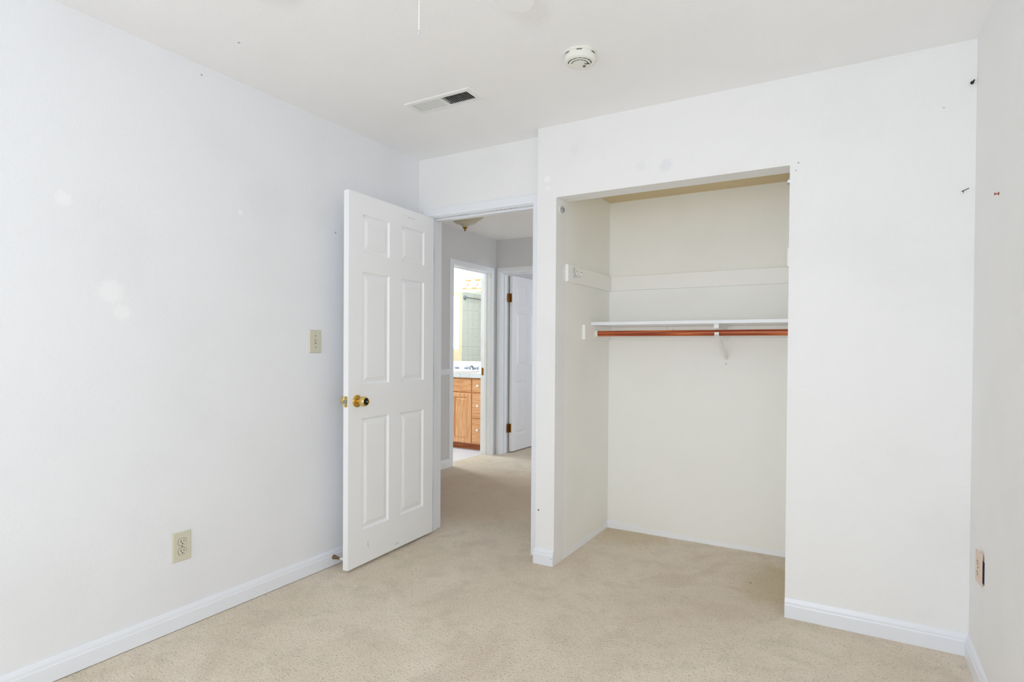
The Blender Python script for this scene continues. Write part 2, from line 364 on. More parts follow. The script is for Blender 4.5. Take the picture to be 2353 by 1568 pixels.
# ---------------------------------------------------------------- trims
BASE = ((0, 0), (0.013, 0), (0.013, 0.056), (0.0105, 0.061), (0.0095, 0.070), (0.006, 0.080), (0.0035, 0.086), (0, 0.086))
def base_run(bm, p0, p1, nrm, e0=0.0, e1=0.0):
    """baseboard from p0 to p1 (xy), projecting along nrm; e0/e1 = mitre lengthening per unit of projection"""
    p0 = Vector((*p0, 0)); p1 = Vector((*p1, 0)); d = (p1 - p0).normalized(); n = Vector((*nrm, 0))
    A_ = [bm.verts.new(p0 + n * a + Vector((0, 0, z)) - d * a * e0) for a, z in BASE]
    B_ = [bm.verts.new(p1 + n * a + Vector((0, 0, z)) + d * a * e1) for a, z in BASE]
    k = len(BASE)
    for i in range(k): bm.faces.new((A_[i], A_[(i + 1) % k], B_[(i + 1) % k], B_[i]))
    bm.faces.new(A_); bm.faces.new(B_)
    return bm
bm = base_run(B(), (0, NY), (0, 0), (1, 0), -1, -1); bmesh.ops.translate(bm, verts=bm.verts, vec=(0, 0, 0.003)); struct('baseboard_left', bm, 'trim')
bm = base_run(B(), (C2, -D1), (Wd, -D1), (0, -1), 0, -1); struct('baseboard_closet_right', bm, 'trim')
bm = base_run(B(), (A, -D1), (C1, -D1), (0, -1), 0.6, 0); struct('baseboard_closet_left', bm, 'trim')
bm = base_run(B(), (Wd, -D1), (Wd, NY), (-1, 0), -1, -1); struct('baseboard_right', bm, 'trim')
bm = base_run(B(), (0, 0), (E1 - 0.065, 0), (0, -1), -1, 0); struct('baseboard_back', bm, 'trim')
bm = base_run(B(), (HX, 0.12), (HX, 1.738), (1, 0)); struct('baseboard_hall', bm, 'trim_plain')
# chair rail on the hall wall
RAIL = ((0, 0.934), (0.006, 0.934), (0.012, 0.944), (0.016, 0.955), (0.016, 0.966), (0.010, 0.974), (0.018, 0.982), (0.018, 0.992), (0, 0.996))
bm = prism(B(), [(HX + a, 0, z) for a, z in RAIL], (0, 0.12, 0), (0, 1.738, 0)); struct('trim_chair_rail', bm, 'trim_plain')

CAS = ((0, 0), (0.0, 0.012), (0.006, 0.016), (0.016, 0.016), (0.040, 0.012), (0.053, 0.009), (0.057, 0.006), (0.057, 0.0))
def casing(bm, o, ax, nv, w0, w1, top, reveal=0.005):
    """three-sided mitred casing. o origin, ax direction along the wall, nv outwards normal, w0..w1 opening, top height"""
    o = Vector(o); ax = Vector(ax); nv = Vector(nv); up = Vector((0, 0, 1))
    loops = []
    for key in range(4):
        L = []
        for (s, t) in CAS:
            s2 = s + reveal
            if key == 0: q = ax * (w0 - s2)
            elif key == 1: q = ax * (w0 - s2) + up * (top + s2)
            elif key == 2: q = ax * (w1 + s2) + up * (top + s2)
            else: q = ax * (w1 + s2)
            L.append(bm.verts.new(o + q + nv * t))
        loops.append(L)
    k = len(CAS)
    for a, b in zip(loops, loops[1:]):
        for i in range(k): bm.faces.new((a[i], a[(i + 1) % k], b[(i + 1) % k], b[i]))
    bm.faces.new(loops[0]); bm.faces.new(loops[-1])
    return bm
def door_frame(name, o, ax, nv, w0, w1, top, depth, stop_at, m='trim_plain', zb=0.0, sides=(1, 1)):
    """jambs + stops + casings. local: ax along wall, -nv into the opening for depth"""
    root = empty(name, kind='structure')
    o = Vector(o); ax = Vector(ax); nv = Vector(nv)
    def lb(bm, a0, a1, d0, d1, z0, z1, bev=0.0015):
        ps = [o + ax * a + nv * -d for a in (a0, a1) for d in (d0, d1)]
        xs = [q.x for q in ps]; ys = [q.y for q in ps]
        return box(bm, min(xs), max(xs), min(ys), max(ys), z0, z1, bev)
    link('jamb', lb(B(), w0 - 0.018, w0, 0, depth, zb, top), m, root)
    link('jamb', lb(B(), w1, w1 + 0.018, 0, depth, zb, top), m, root)
    link('head_jamb', lb(B(), w0 - 0.018, w1 + 0.018, 0, depth, top, top + 0.018), m, root)
    bm = lb(B(), w0, w0 + 0.011, stop_at, stop_at + 0.035, zb, top - 0.011); lb(bm, w1 - 0.011, w1, stop_at, stop_at + 0.035, zb, top - 0.011)
    lb(bm, w0, w1, stop_at, stop_at + 0.035, top - 0.011, top)
    link('door_stop_strip', bm, m, root)
    if sides[0]: link('casing', casing(B(), o, ax, nv, w0, w1, top), m, root)
    if sides[1]: link('casing', casing(B(), o - nv * depth, ax, -nv, w0, w1, top), m, root)
    return root
f1 = door_frame('trim_1', (0, 0, 0), (1, 0, 0), (0, -1, 0), E1, E2, EH, 0.12, 0.037)
f2 = door_frame('trim_2', (HX, 0, 0), (0, 1, 0), (1, 0, 0), BY0, BY1, BZ, 0.12, 0.048)
f3 = door_frame('trim_3', (0, HY, 0), (1, 0, 0), (0, -1, 0), FX0, FX1, FZ, 0.12, 0.045, sides=(1, 0))
# paint chipped off the head jamb where the door rubs
rnd = random.Random(3); M['chip'] = mat('chipped_paint', srgb(110, 108, 106), 0.8)
for (x, y, w) in ((0.318, 0.018, 0.010), (0.332, 0.015, 0.006), (0.345, 0.020, 0.012), (0.366, 0.016, 0.007), (0.384, 0.014, 0.009), (0.60, 0.014, 0.010), (0.628, 0.012, 0.014), (0.655, 0.016, 0.008), (0.70, 0.014, 0.020), (0.735, 0.012, 0.012)):
    bm = B(); pts = [(x + w * (math.cos(a)) * rnd.uniform(0.6, 1), y + 0.003 * math.sin(a) * rnd.uniform(0.6, 1), EH - 0.0003) for a in (k * math.pi / 4 for k in range(8))]
    bm.faces.new([bm.verts.new(q) for q in pts]); link('paint_chip', bm, 'chip', f1)
# strike plate on the bathroom door jamb
sp = box(B(), -1.165, -1.100, BY1 - 0.0015, BY1, 0.90, 0.985, 0.0004); link('strike_plate', sp, 'brass_dark', f2)
link('strike_hole', box(B(), -1.145, -1.118, BY1 - 0.002, BY1 - 0.0014, 0.915, 0.970), 'dark', f2)
# strike plate for the bedroom door, worn spots of the head jamb
link('strike_plate', box(B(), E2 - 0.0015, E2, 0.006, 0.034, 0.885, 0.945, 0.0004), 'brass', f1)

# ---------------------------------------------------------------- panelled door
PAN_S = ((0.100, 0.325), (0.430, 0.652)); PAN_Z = ((0.190, 0.805), (0.990, 1.607), (1.711, 1.921))
def make_door(name, w=0.757, h=2.03, t=0.035):
    """local: s along +x from hinge (0) to lock edge (w); y from 0 (room face) to t (hall face), z up"""
    root = empty(name, kind='structure')
    ss = sorted({0, w, *[v for q in PAN_S for v in q]}); zz = sorted({0, h, *[v for q in PAN_Z for v in q]})
    bm = B()
    for i in range(len(ss) - 1):
        for j in range(len(zz) - 1):
            if (ss[i], ss[i + 1]) in PAN_S and (zz[j], zz[j + 1]) in PAN_Z: continue
            for y in (0, t):
                bm.faces.new([bm.verts.new((a, y, b)) for a, b in ((ss[i], zz[j]), (ss[i + 1], zz[j]), (ss[i + 1], zz[j + 1]), (ss[i], zz[j + 1]))])
    for (a, b) in (((0, 0), (w, 0)), ((w, 0), (w, h)), ((w, h), (0, h)), ((0, h), (0, 0))):
        bm.faces.new([bm.verts.new((a[0], 0, a[1])), bm.verts.new((b[0], 0, b[1])), bm.verts.new((b[0], t, b[1])), bm.verts.new((a[0], t, a[1]))])
    bmesh.ops.remove_doubles(bm, verts=bm.verts, dist=1e-5)
    link('door_leaf', bm, 'door', root)
    RINGS = ((0, 0), (0.003, 0.0045), (0.007, 0.0088), (0.012, 0.0102), (0.015, 0.0102), (0.037, 0.0026), (0.039, 0.0020))
    for (z0, z1) in PAN_Z:
        for (s0, s1) in PAN_S:
            bm = B()
            for y, sg in ((0, 1), (t, -1)):
                prev = None
                for (off, dep) in RINGS:
                    r = [bm.verts.new((a, y + sg * dep, b)) for a, b in ((s0 + off, z0 + off), (s1 - off, z0 + off), (s1 - off, z1 - off), (s0 + off, z1 - off))]
                    if prev:
                        for k in range(4): bm.faces.new((prev[k], prev[(k + 1) % 4], r[(k + 1) % 4], r[k]))
                    prev = r
                bm.faces.new(prev)
            link('panel', bm, 'door', root)
    return root
def add_knob(root, s, z, y, sg, plain=False):
    """brass tulip knob, y = door face, sg = outward direction along local y"""
    ax = (0, sg, 0); o = (s, y, z)
    k = link('knob', lathe(B(), [(0.0115, 0.008), (0.010, 0.014), (0.0105, 0.022), (0.016, 0.027), (0.0225, 0.032), (0.0262, 0.040), (0.0270, 0.050), (0.0255, 0.060), (0.0232, 0.064), (0.0215, 0.0655), (0.0, 0.0655)], o, ax, 40), 'brass_satin', root, smooth=0.6)
    link('rosette', lathe(B(), [(0.0335, 0.0), (0.0335, 0.003), (0.031, 0.006), (0.022, 0.0085), (0.0125, 0.011), (0.0, 0.011)], o, ax, 40), 'brass', k, smooth=0.7)
    link('knob_face', lathe(B(), [(0.0185, 0.064), (0.0190, 0.067), (0.0165, 0.0668), (0.0, 0.0668)], o, ax, 32), 'dark', k, smooth=0.6)
    if not plain:
        link('turn_button', lathe(B(), [(0.0042, 0.0655), (0.0042, 0.072), (0.003, 0.0735), (0, 0.0735)], o, ax, 16), 'chrome', k, smooth=0.6)
        # the crescent shaped turn on the knob's face
        bm = B(); n = 14; f_in = []; 
        for lay in (0.0667, 0.0725):
            pts = []
            for i in range(n + 1):
                a = math.radians(-68 + 136 * i / n); pts.append((0.0165 * math.cos(a), 0.0165 * math.sin(a)))
            for i in range(n + 1):
                a = math.radians(62 - 124 * i / n); pts.append((0.0085 * math.cos(a), 0.0125 * math.sin(a)))
            f_in.append([bm.verts.new((s - q[0], y + sg * lay, z + q[1])) for q in pts])
        kk = len(f_in[0])
        for i in range(kk): bm.faces.new((f_in[0][i], f_in[0][(i + 1) % kk], f_in[1][(i + 1) % kk], f_in[1][i]))
        bm.faces.new(f_in[0]); bm.faces.new(f_in[1])
        link('turn_plate', bm, 'brass', k)
def add_hinge(root, z, x=0.0, y=-0.004):
    h = link('hinge', tube(B(), [(x - 0.004, y, z - 0.045), (x - 0.004, y, z + 0.045)], 0.0055, 14), 'brass_dark', root, smooth=0.6)
    link('hinge_leaf', box(B(), x - 0.0015, x, y + 0.002, y + 0.034, z - 0.045, z + 0.045), 'brass_dark', h)
d1 = make_door('door_1')
add_knob(d1, 0.692, 0.903, 0.035, 1); add_knob(d1, 0.692, 0.903, 0.0, -1, True)
lp = link('latch_plate', box(B(), 0.757, 0.7583, 0.0055, 0.0295, 0.903 - 0.029, 0.903 + 0.029, 0.0003), 'brass_satin', d1)
bm = prism(B(), [(0.757, 0.011, 0.894), (0.757, 0.025, 0.894), (0.7605, 0.025, 0.894), (0.7685, 0.013, 0.894), (0.7685, 0.011, 0.894)], (0, 0, 0), (0, 0, 0.018))
link('latch_bolt', bm, 'steel', lp)
for dz in (-0.021, 0.021):
    link('screw', lathe(B(), [(0.0034, 0), (0.003, 0.0008), (0, 0.001)], (0.7583, 0.0175, 0.903 + dz), (1, 0, 0), 12), 'antique', lp)
for z in (0.25, 1.02, 1.80): add_hinge(d1, z)
# pinholes near the top edge and scuffs low on the leaf
for (s, z) in ((0.298, 1.985), (0.258, 1.982), (0.242, 1.983), (0.222, 1.984), (0.204, 1.984)):
    link('pin_hole', lathe(B(), [(0.0022, 0), (0.0, 0.0003)], (s, 0.0351, z), (0, 1, 0), 8), 'dark', d1)
def scuff(root, pts, w, m='steel'):
    bm = B()
    for (a, b) in zip(pts, pts[1:]):
        a = Vector((a[0], 0.0352, a[1])); b = Vector((b[0], 0.0352, b[1])); n = Vector((-(b - a).z, 0, (b - a).x)).normalized() * w
        bm.faces.new([bm.verts.new(q) for q in (a - n, b - n * 0.4, b + n * 0.4, a + n)])
    link('scuff', bm, m, root)
M['scuff'] = mat('grey_scuff', srgb(120, 120, 124), 0.6)
scuff(d1, [(0.602, 0.115), (0.604, 0.100), (0.598, 0.082)], 0.0014, 'scuff')
scuff(d1, [(0.37, 0.028), (0.35, 0.030), (0.335, 0.027)], 0.0012, 'scuff')
AN = 1.5239
d1.location = (E1 + 0.006 * math.cos(AN) + 0.006 * math.sin(AN), -0.008 - 0.006 * math.sin(AN) + 0.006 * math.cos(AN), 0.015)
d1.rotation_euler = (0, 0, -AN)

def copy_tree(o, parent=None):
    c = o.copy(); C.objects.link(c)
    if parent is not None: c.parent = parent
    for ch in o.children: copy_tree(ch, c)
    return c
d2 = make_door('door_2')
for z in (0.270, 1.775):
    h = link('hinge', tube(B(), [(-0.013, -0.004, z - 0.05), (-0.013, -0.004, z + 0.05)], 0.006, 14), 'brass_dark', d2, smooth=0.6)
    link('hinge_leaf', box(B(), -0.0022, 0.0, -0.004, 0.028, z - 0.05, z + 0.05), 'brass_dark', h)
    link('hinge_leaf', box(B(), -0.036, -0.013, -0.0075, -0.0045, z - 0.05, z + 0.05), 'brass_dark', h)
# hung on the far side of the wall and swung away from the hall: hall face turned towards +x
d2.location = (-0.950, HY + 0.145, 0.015); d2.rotation_euler = (0, 0, math.radians(89)); d2.scale = (1, -1, 1)

# ---------------------------------------------------------------- ceiling fixtures
# smoke detector
sx, sy = 1.488, -0.752
sd = tag(empty('smoke_detector', (0, 0, 0)), 'round off-white smoke detector with rings of vent slots on the ceiling', 'smoke detector')
link('mounting_plate', lathe(B(), [(0.070, 0), (0.071, -0.003), (0.070, -0.008), (0.0, -0.008)], (sx, sy, H), (0, 0, 1), 56), 'white_plastic', sd, smooth=0.7)
body = link('body', lathe(B(), [(0.0655, -0.008), (0.0665, -0.020), (0.066, -0.028), (0.0635, -0.033), (0.057, -0.0365), (0.050, -0.0385), (0.049, -0.0375), (0.046, -0.0375), (0.045, -0.0395), (0.036, -0.0405), (0.0345, -0.0395), (0.032, -0.0395), (0.031, -0.0415), (0.0, -0.042)], (sx, sy, H), (0, 0, 1), 56), 'white_plastic', sd, smooth=0.9)
def arc_slot(r, a0, a1, z, w, side=False):
    bm = B(); n = 8; L = []
    for k in range(n + 1):
        a = math.radians(a0 + (a1 - a0) * k / n); c, s = math.cos(a), math.sin(a)
        if side: q = ((r, z - w), (r, z + w), (r - 0.003, z + w), (r - 0.003, z - w))
        else: q = ((r - w, z), (r + w, z), (r + w, z + 0.003), (r - w, z + 0.003))
        L.append([bm.verts.new((sx + rr * c, sy + rr * s, zz)) for rr, zz in q])
    for a, b in zip(L, L[1:]):
        for i in range(4): bm.faces.new((a[i], a[(i + 1) % 4], b[(i + 1) % 4], b[i]))
    bm.faces.new(L[0]); bm.faces.new(L[-1])
    return bm
for k in range(7): link('vent_slot', arc_slot(0.0475, -144 + 26 * k - 11, -144 + 26 * k + 11, H - 0.0388, 0.0017), 'dark', sd)
for k in range(6): link('vent_slot', arc_slot(0.0333, -136 + 28 * k - 11, -136 + 28 * k + 11, H - 0.0408, 0.0013), 'dark', sd)
for a in (-68, -118, -170, 140, 60, -10): link('side_slot', arc_slot(0.0668, a - 10, a + 10, H - 0.0115, 0.0013, True), 'dark', sd)
link('test_button', lathe(B(), [(0.0065, -0.041), (0.0065, -0.0440), (0.005, -0.0448), (0, -0.0448)], (sx + 0.010, sy - 0.022 + 0.045, H), (0, 0, 1), 20), 'steel', sd, smooth=0.6)
for k in range(4):
    link('sounder_slot', box(B(), sx + 0.020 + 0.005 * k, sx + 0.0225 + 0.005 * k, sy + 0.002 + 0.002 * k, sy + 0.012 + 0.002 * k, H - 0.0428, H - 0.041), 'dark', sd)
rebase(sd, (sx, sy, H))

# supply register: two banks of louvres
cv = tag(empty('ceiling_vent'), 'white two-way metal ceiling register, its right bank of louvres open and dark', 'vent')
vx0, vx1, vy0, vy1 = 0.507, 0.905, -0.727, -0.590; gx0, gx1, gy0, gy1 = 0.540, 0.876, -0.703, -0.614; gm = 0.712
bm = B()
lv = []
for (ox, oy, z) in ((0, 0, H), (0.002, 0.002, H - 0.004), (0.008, 0.008, H - 0.006)):
    lv.append([bm.verts.new(q) for q in ((vx0 + ox, vy0 + oy, z), (vx1 - ox, vy0 + oy, z), (vx1 - ox, vy1 - oy, z), (vx0 + ox, vy1 - oy, z))])
for z in (H - 0.006, H - 0.001):
    lv.append([bm.verts.new(q) for q in ((gx0, gy0, z), (gx1, gy0, z), (gx1, gy1, z), (gx0, gy1, z))])
for a, b in zip(lv, lv[1:]):
    for i in range(4): bm.faces.new((a[i], a[(i + 1) % 4], b[(i + 1) % 4], b[i]))
link('frame', bm, 'white_metal', cv)
bm = box(B(), gx0 + 0.0005, gx1 - 0.0005, gy0 + 0.0005, gy1 - 0.0005, H + 0.001, H + 0.16)
bmesh.ops.delete(bm, geom=[f for f in bm.faces if f.normal.z < -0.5], context='FACES')
M['duct'] = mat('galvanised_duct', srgb(70, 68, 64), 0.6, 0.3)
link('duct', bm, 'duct', cv)
link('divider', box(B(), gm - 0.003, gm + 0.003, gy0, gy1, H - 0.0063, H + 0.012), 'white_metal', cv)
sl = None
for bank, (a, b, tilt) in enumerate(((gx0, gm - 0.004, 1), (gm + 0.004, gx1, -1))):
    n = 13; me = None
    for k in range(n):
        x = a + (b - a) * (k + 0.5) / n
        if me is None:
            bm = B(); t = 0.0005; dx = 0.0034 if tilt > 0 else -0.0040
            prism(bm, [(-dx - t, 0, -0.0005), (-dx + t, 0, -0.0008), (dx + t, 0, 0.0085), (dx - t, 0, 0.0088)], (0, gy0 + 0.001, 0), (0, gy1 - 0.001, 0))
            s_ = link('slat', bm, 'white_metal', cv); me = s_.data
        else:
            s_ = bpy.data.objects.new('slat', me); C.objects.link(s_); s_.parent = cv
        s_.location = (x, 0, H - 0.0042)
link('lever', box(B(), gx0 - 0.006, gx0 - 0.002, -0.645, -0.632, H - 0.014, H - 0.004, 0.001), 'white_metal', cv)
for x in (vx0 + 0.017, vx1 - 0.014): link('screw', lathe(B(), [(0.003, 0), (0.0025, -0.001), (0, -0.0014)], (x, (vy0 + vy1) / 2, H - 0.006), (0, 0, 1), 12), 'white_metal', cv)

# ceiling fan: only a blade tip and the pull chain reach into the photograph
FXc, FYc, FZc = 1.672, -2.157, 2.15
fan = tag(empty('ceiling_fan', (0, 0, 0)), 'white ceiling fan at the top edge, only one rounded blade tip showing', 'ceiling fan')
link('canopy', lathe(B(), [(0.065, H), (0.065, H - 0.02), (0.045, H - 0.055), (0.014, H - 0.065), (0.014, 2.27), (0, 2.27)], (FXc, FYc, 0), (0, 0, 1), 32), 'white_metal', fan, smooth=0.6)
link('motor_housing', lathe(B(), [(0.02, 2.28), (0.07, 2.275), (0.125, 2.25), (0.135, 2.21), (0.13, 2.175), (0.09, 2.155), (0.06, 2.15), (0, 2.15)], (FXc, FYc, 0), (0, 0, 1), 40), 'white_metal', fan, smooth=0.6)
link('switch_housing', lathe(B(), [(0.055, 2.15), (0.058, 2.11), (0.045, 2.075), (0.02, 2.065), (0, 2.065)], (FXc, FYc, 0), (0, 0, 1), 32), 'white_metal', fan, smooth=0.6)
def blade_bm():
    bm = B(); L = []; w0, w1 = 0.046, 0.062; r0, r1 = 0.20, 0.622
    out = [(r0, -w0), (r1 - 0.10, -w1)]
    cr = 0.042; cb = 0.088
    for k in range(7): a = math.radians(-90 + 90 * k / 6); out.append((r1 - cb + cb * math.cos(a), -w1 + cb * 0.9 + cb * 0.9 * math.sin(a)))
    for k in range(7): a = math.radians(90 * k / 6); out.append((r1 - cr + cr * math.cos(a) - 0.004, w1 - cr + cr * math.sin(a)))
    out += [(r0, w0)]
    A_ = [bm.verts.new((x, y, -0.003)) for x, y in out]; B_ = [bm.verts.new((x, y, 0.003)) for x, y in out]; n = len(out)
    for k in range(n): bm.faces.new((A_[k], A_[(k + 1) % n], B_[(k + 1) % n], B_[k]))
    bm.faces.new(A_); bm.faces.new(B_)
    rot = Matrix.Rotation(math.radians(9), 4, 'X')
    for v in bm.verts: v.co = rot @ v.co
    return bm
b_me = None; a_me = None
for k in range(5):
    if b_me is None:
        bl = link('blade', blade_bm(), 'white_metal', fan); b_me = bl.data
        ar = link('blade_arm', box(B(), 0.10, 0.26, -0.018, 0.018, -0.008, -0.003, 0.002), 'white_metal', bl); a_me = ar.data
    else:
        bl = bpy.data.objects.new('blade', b_me); C.objects.link(bl); bl.parent = fan
        ar = bpy.data.objects.new('blade_arm', a_me); C.objects.link(ar); ar.parent = bl
    bl.location = (FXc, FYc, FZc + 0.02); bl.rotation_euler = (0, 0, math.radians(90 + 72 * k))
# beaded pull chain
cx_, cy_ = 1.700, -2.031
bm = tube(B(), [(FXc + 0.01, FYc + 0.05, 2.09), (cx_ - 0.004, cy_ - 0.02, 2.088), (cx_, cy_, 2.075)], 0.0025, 8)
pc = link('chain_outlet', bm, 'white_metal', fan)
bm = B(); z = 2.073
while z > 1.871:
    ball(bm, (cx_, cy_, z), 0.00135, 8); z -= 0.0050
tube(bm, [(cx_, cy_, 2.073), (cx_, cy_, 1.869)], 0.0003, 5)
pch = link('pull_chain', bm, 'white_metal', fan, smooth=1.2)
link('connector', lathe(B(), [(0.0008, 1.8705), (0.0019, 1.8685), (0.0019, 1.861), (0.0013, 1.8595), (0, 1.8595)], (cx_, cy_, 0), (0, 0, 1), 12), 'chrome', pch, smooth=0.6)
rebase(fan, (0, 0, 0))

# hall ceiling lamp: alabaster bowl with a finial
hl = tag(empty('ceiling_lamp'), 'unlit bowl-shaped flush ceiling lamp with dark finial in the hallway', 'ceiling lamp')
LX, LY = -0.60, 1.36
link('pan', lathe(B(), [(0.10, H), (0.105, H - 0.01), (0.10, H - 0.03), (0.0, H - 0.03)], (LX, LY, 0), (0, 0, 1), 40), 'brass_dark', hl, smooth=0.6)
link('glass_bowl', lathe(B(), [(0.168, 2.415), (0.166, 2.405), (0.150, 2.392), (0.120, 2.375), (0.105, 2.362), (0.090, 2.350), (0.070, 2.343), (0.045, 2.336), (0.032, 2.325), (0.022, 2.312), (0.0, 2.310)], (LX, LY, 0), (0, 0, 1), 48), 'glass_frost', hl, smooth=0.9)
link('finial', lathe(B(), [(0.016, 2.313), (0.021, 2.309), (0.018, 2.303), (0.009, 2.300), (0.010, 2.292), (0.007, 2.284), (0.003, 2.277), (0, 2.275)], (LX, LY, 0), (0, 0, 1), 24), 'brass_dark', hl, smooth=0.9)
rebase(hl, (LX, LY, H))

# ---------------------------------------------------------------- left wall: switch, outlet, door stop
def plate(bm, x, y0, y1, z0, z1, sg=1, t=0.006, b=0.004):
    lo = [(x, y0, z0), (x, y1, z0), (x, y1, z1), (x, y0, z1)]; mid = [(x + sg * t * 0.35, *q[1:]) for q in lo]
    top = [(x + sg * t, y0 + b, z0 + b), (x + sg * t, y1 - b, z0 + b), (x + sg * t, y1 - b, z1 - b), (x + sg * t, y0 + b, z1 - b)]
    L = [[bm.verts.new(q) for q in r] for r in (lo, mid, top)]
    for a, c in zip(L, L[1:]):
        for i in range(4): bm.faces.new((a[i], a[(i + 1) % 4], c[(i + 1) % 4], c[i]))
    bm.faces.new(L[0]); bm.faces.new(L[-1]); return bm
sw = tag(empty('light_switch'), 'almond toggle light switch on the left wall beside the open door', 'light switch')
sy0, sy1, sz0, sz1 = -0.886, -0.806, 1.177, 1.300; yc = (sy0 + sy1) / 2; zc = (sz0 + sz1) / 2
link('cover_plate', plate(B(), 0, sy0, sy1, sz0, sz1), 'almond', sw)
link('toggle_slot', box(B(), 0.0058, 0.0064, yc - 0.005, yc + 0.005, zc - 0.0115, zc + 0.0115), 'dark', sw)
bm = prism(B(), [(0.004, 0, zc - 0.009), (0.0065, 0, zc - 0.0085), (0.017, 0, zc + 0.006), (0.0165, 0, zc + 0.0105), (0.013, 0, zc + 0.011), (0.0045, 0, zc + 0.006)], (0, yc - 0.0042, 0), (0, yc + 0.0042, 0))
link('toggle', bm, 'almond', sw)
for dz in (-0.030, 0.030):
    s_ = link('screw', lathe(B(), [(0.0030, 0), (0.0027, 0.0012), (0, 0.0016)], (0.006, yc, zc + dz), (1, 0, 0), 14), 'steel', sw)
rebase(sw, (0, yc, zc))

def receptacle(root, x, yc, zc, sg, m='almond'):
    # rounded face with flat top and bottom
    bm = B(); pts = []; n = 10; r = 0.0172; hh = 0.0138
    for side in (1, -1):
        a0 = math.asin(hh / r)
        for k in range(n + 1):
            a = side * (-a0 + 2 * a0 * k / n) if side == 1 else (a0 - 2 * a0 * k / n) 
            pts.append((side * r * math.cos(a), (r * math.sin(a)) if side == 1 else (r * math.sin(a))))
    A_ = [bm.verts.new((x, yc + p_[0], zc + p_[1])) for p_ in pts]; B_ = [bm.verts.new((x + sg * 0.0022, yc + p_[0] * 0.96, zc + p_[1] * 0.96)) for p_ in pts]
    k_ = len(pts)
    for i in range(k_): bm.faces.new((A_[i], A_[(i + 1) % k_], B_[(i + 1) % k_], B_[i]))
    bm.faces.new(A_); bm.faces.new(B_)
    rc = link('receptacle', bm, m, root)
    bm = B(); k2 = [(x + sg * 0.0002, yc + p_[0] * 1.07, zc + p_[1] * 1.07) for p_ in pts]
    bm.faces.new([bm.verts.new(q) for q in k2]); r_ = bmesh.ops.extrude_face_region(bm, geom=bm.faces[:])
    for v in [e for e in r_['geom'] if isinstance(e, bmesh.types.BMVert)]: v.co.x -= sg * 0.001
    link('recess', bm, 'dark', rc)
    xs = sorted((x + sg * 0.0020, x + sg * 0.0026))
    link('slot', box(B(), xs[0], xs[1], yc - 0.0078, yc - 0.0052, zc - 0.0015, zc + 0.0075), 'dark', rc)
    link('slot', box(B(), xs[0], xs[1], yc + 0.0052, yc + 0.0074, zc - 0.0008, zc + 0.0068), 'dark', rc)
    link('ground_hole', lathe(B(), [(0.0027, 0), (0.0027, 0.0006)], (x + sg * 0.0020, yc, zc - 0.0070), (sg, 0, 0), 12), 'dark', rc)
    return rc
wo = tag(empty('wall_outlet'), 'almond duplex outlet low on the left wall', 'outlet')
oy0, oy1, oz0, oz1 = -1.589, -1.510, 0.288, 0.415; yc = (oy0 + oy1) / 2; zc = (oz0 + oz1) / 2
link('cover_plate', plate(B(), 0, oy0, oy1, oz0, oz1), 'almond', wo)
for dz in (-0.0200, 0.0200): receptacle(wo, 0.006, yc, zc + dz, 1)
link('screw', lathe(B(), [(0.0030, 0), (0.0027, 0.0012), (0, 0.0016)], (0.006, yc, zc), (1, 0, 0), 14), 'steel', wo)
rebase(wo, (0, yc, zc))

# right wall outlet: cover plate pulled away from the wall on its near edge
ro = tag(empty('wall_outlet'), 'peach cover plate hanging loose from the right wall low by the corner', 'outlet')
P0 = B(); box(P0, -0.0025, 0.0025, -0.035, 0.035, -0.058, 0.058, 0.0018)
pl_ = link('cover_plate', P0, 'peach', ro); pl_.data.transform(Matrix.Translation((-0.010, 0, 0)) @ Matrix.Rotation(math.radians(5), 4, 'Z'))
R10 = Matrix.Translation((-0.010, 0, 0)) @ Matrix.Rotation(math.radians(5), 4, 'Z')
for dz in (-0.0195, 0.0195):
    rc = receptacle(ro, -0.0022, 0, dz, -1, 'peach')
    for q in (rc, *rc.children): q.data.transform(R10)
s_ = link('screw', lathe(B(), [(0.003, 0), (0.0027, 0.0012), (0, 0.0016)], (-0.0025, 0, 0), (-1, 0, 0), 12), 'steel', ro); s_.data.transform(R10)
link('outlet_box', box(B(), -0.0016, 0.0, -0.041, 0.026, -0.050, 0.030, 0.0005), 'plate_box', ro)
link('bare_drywall_patch', box(B(), -0.0006, 0.0, -0.046, 0.036, -0.058, 0.052), 'white_plastic', ro)
ro.location = (Wd, -0.366, 0.434)

ds = tag(empty('door_stop'), 'small brass cone door stop with white tip on the left baseboard behind the door', 'door stop')
link('cone', lathe(B(), [(0.0, 0), (0.0122, 0), (0.0128, 0.002), (0.0118, 0.004), (0.0048, 0.050), (0, 0.050)], (0.013, -0.724, 0.050), (1, 0, 0), 28), 'antique', ds, smooth=0.7)
link('rubber_tip', lathe(B(), [(0.0044, 0.050), (0.0062, 0.052), (0.0066, 0.058), (0.0055, 0.064), (0.0070, 0.066), (0.0070, 0.072), (0.005, 0.075), (0, 0.075)], (0.013, -0.724, 0.050), (1, 0, 0), 20), 'white_plastic', ds, smooth=0.7)
rebase(ds, (0.013, -0.724, 0.050))

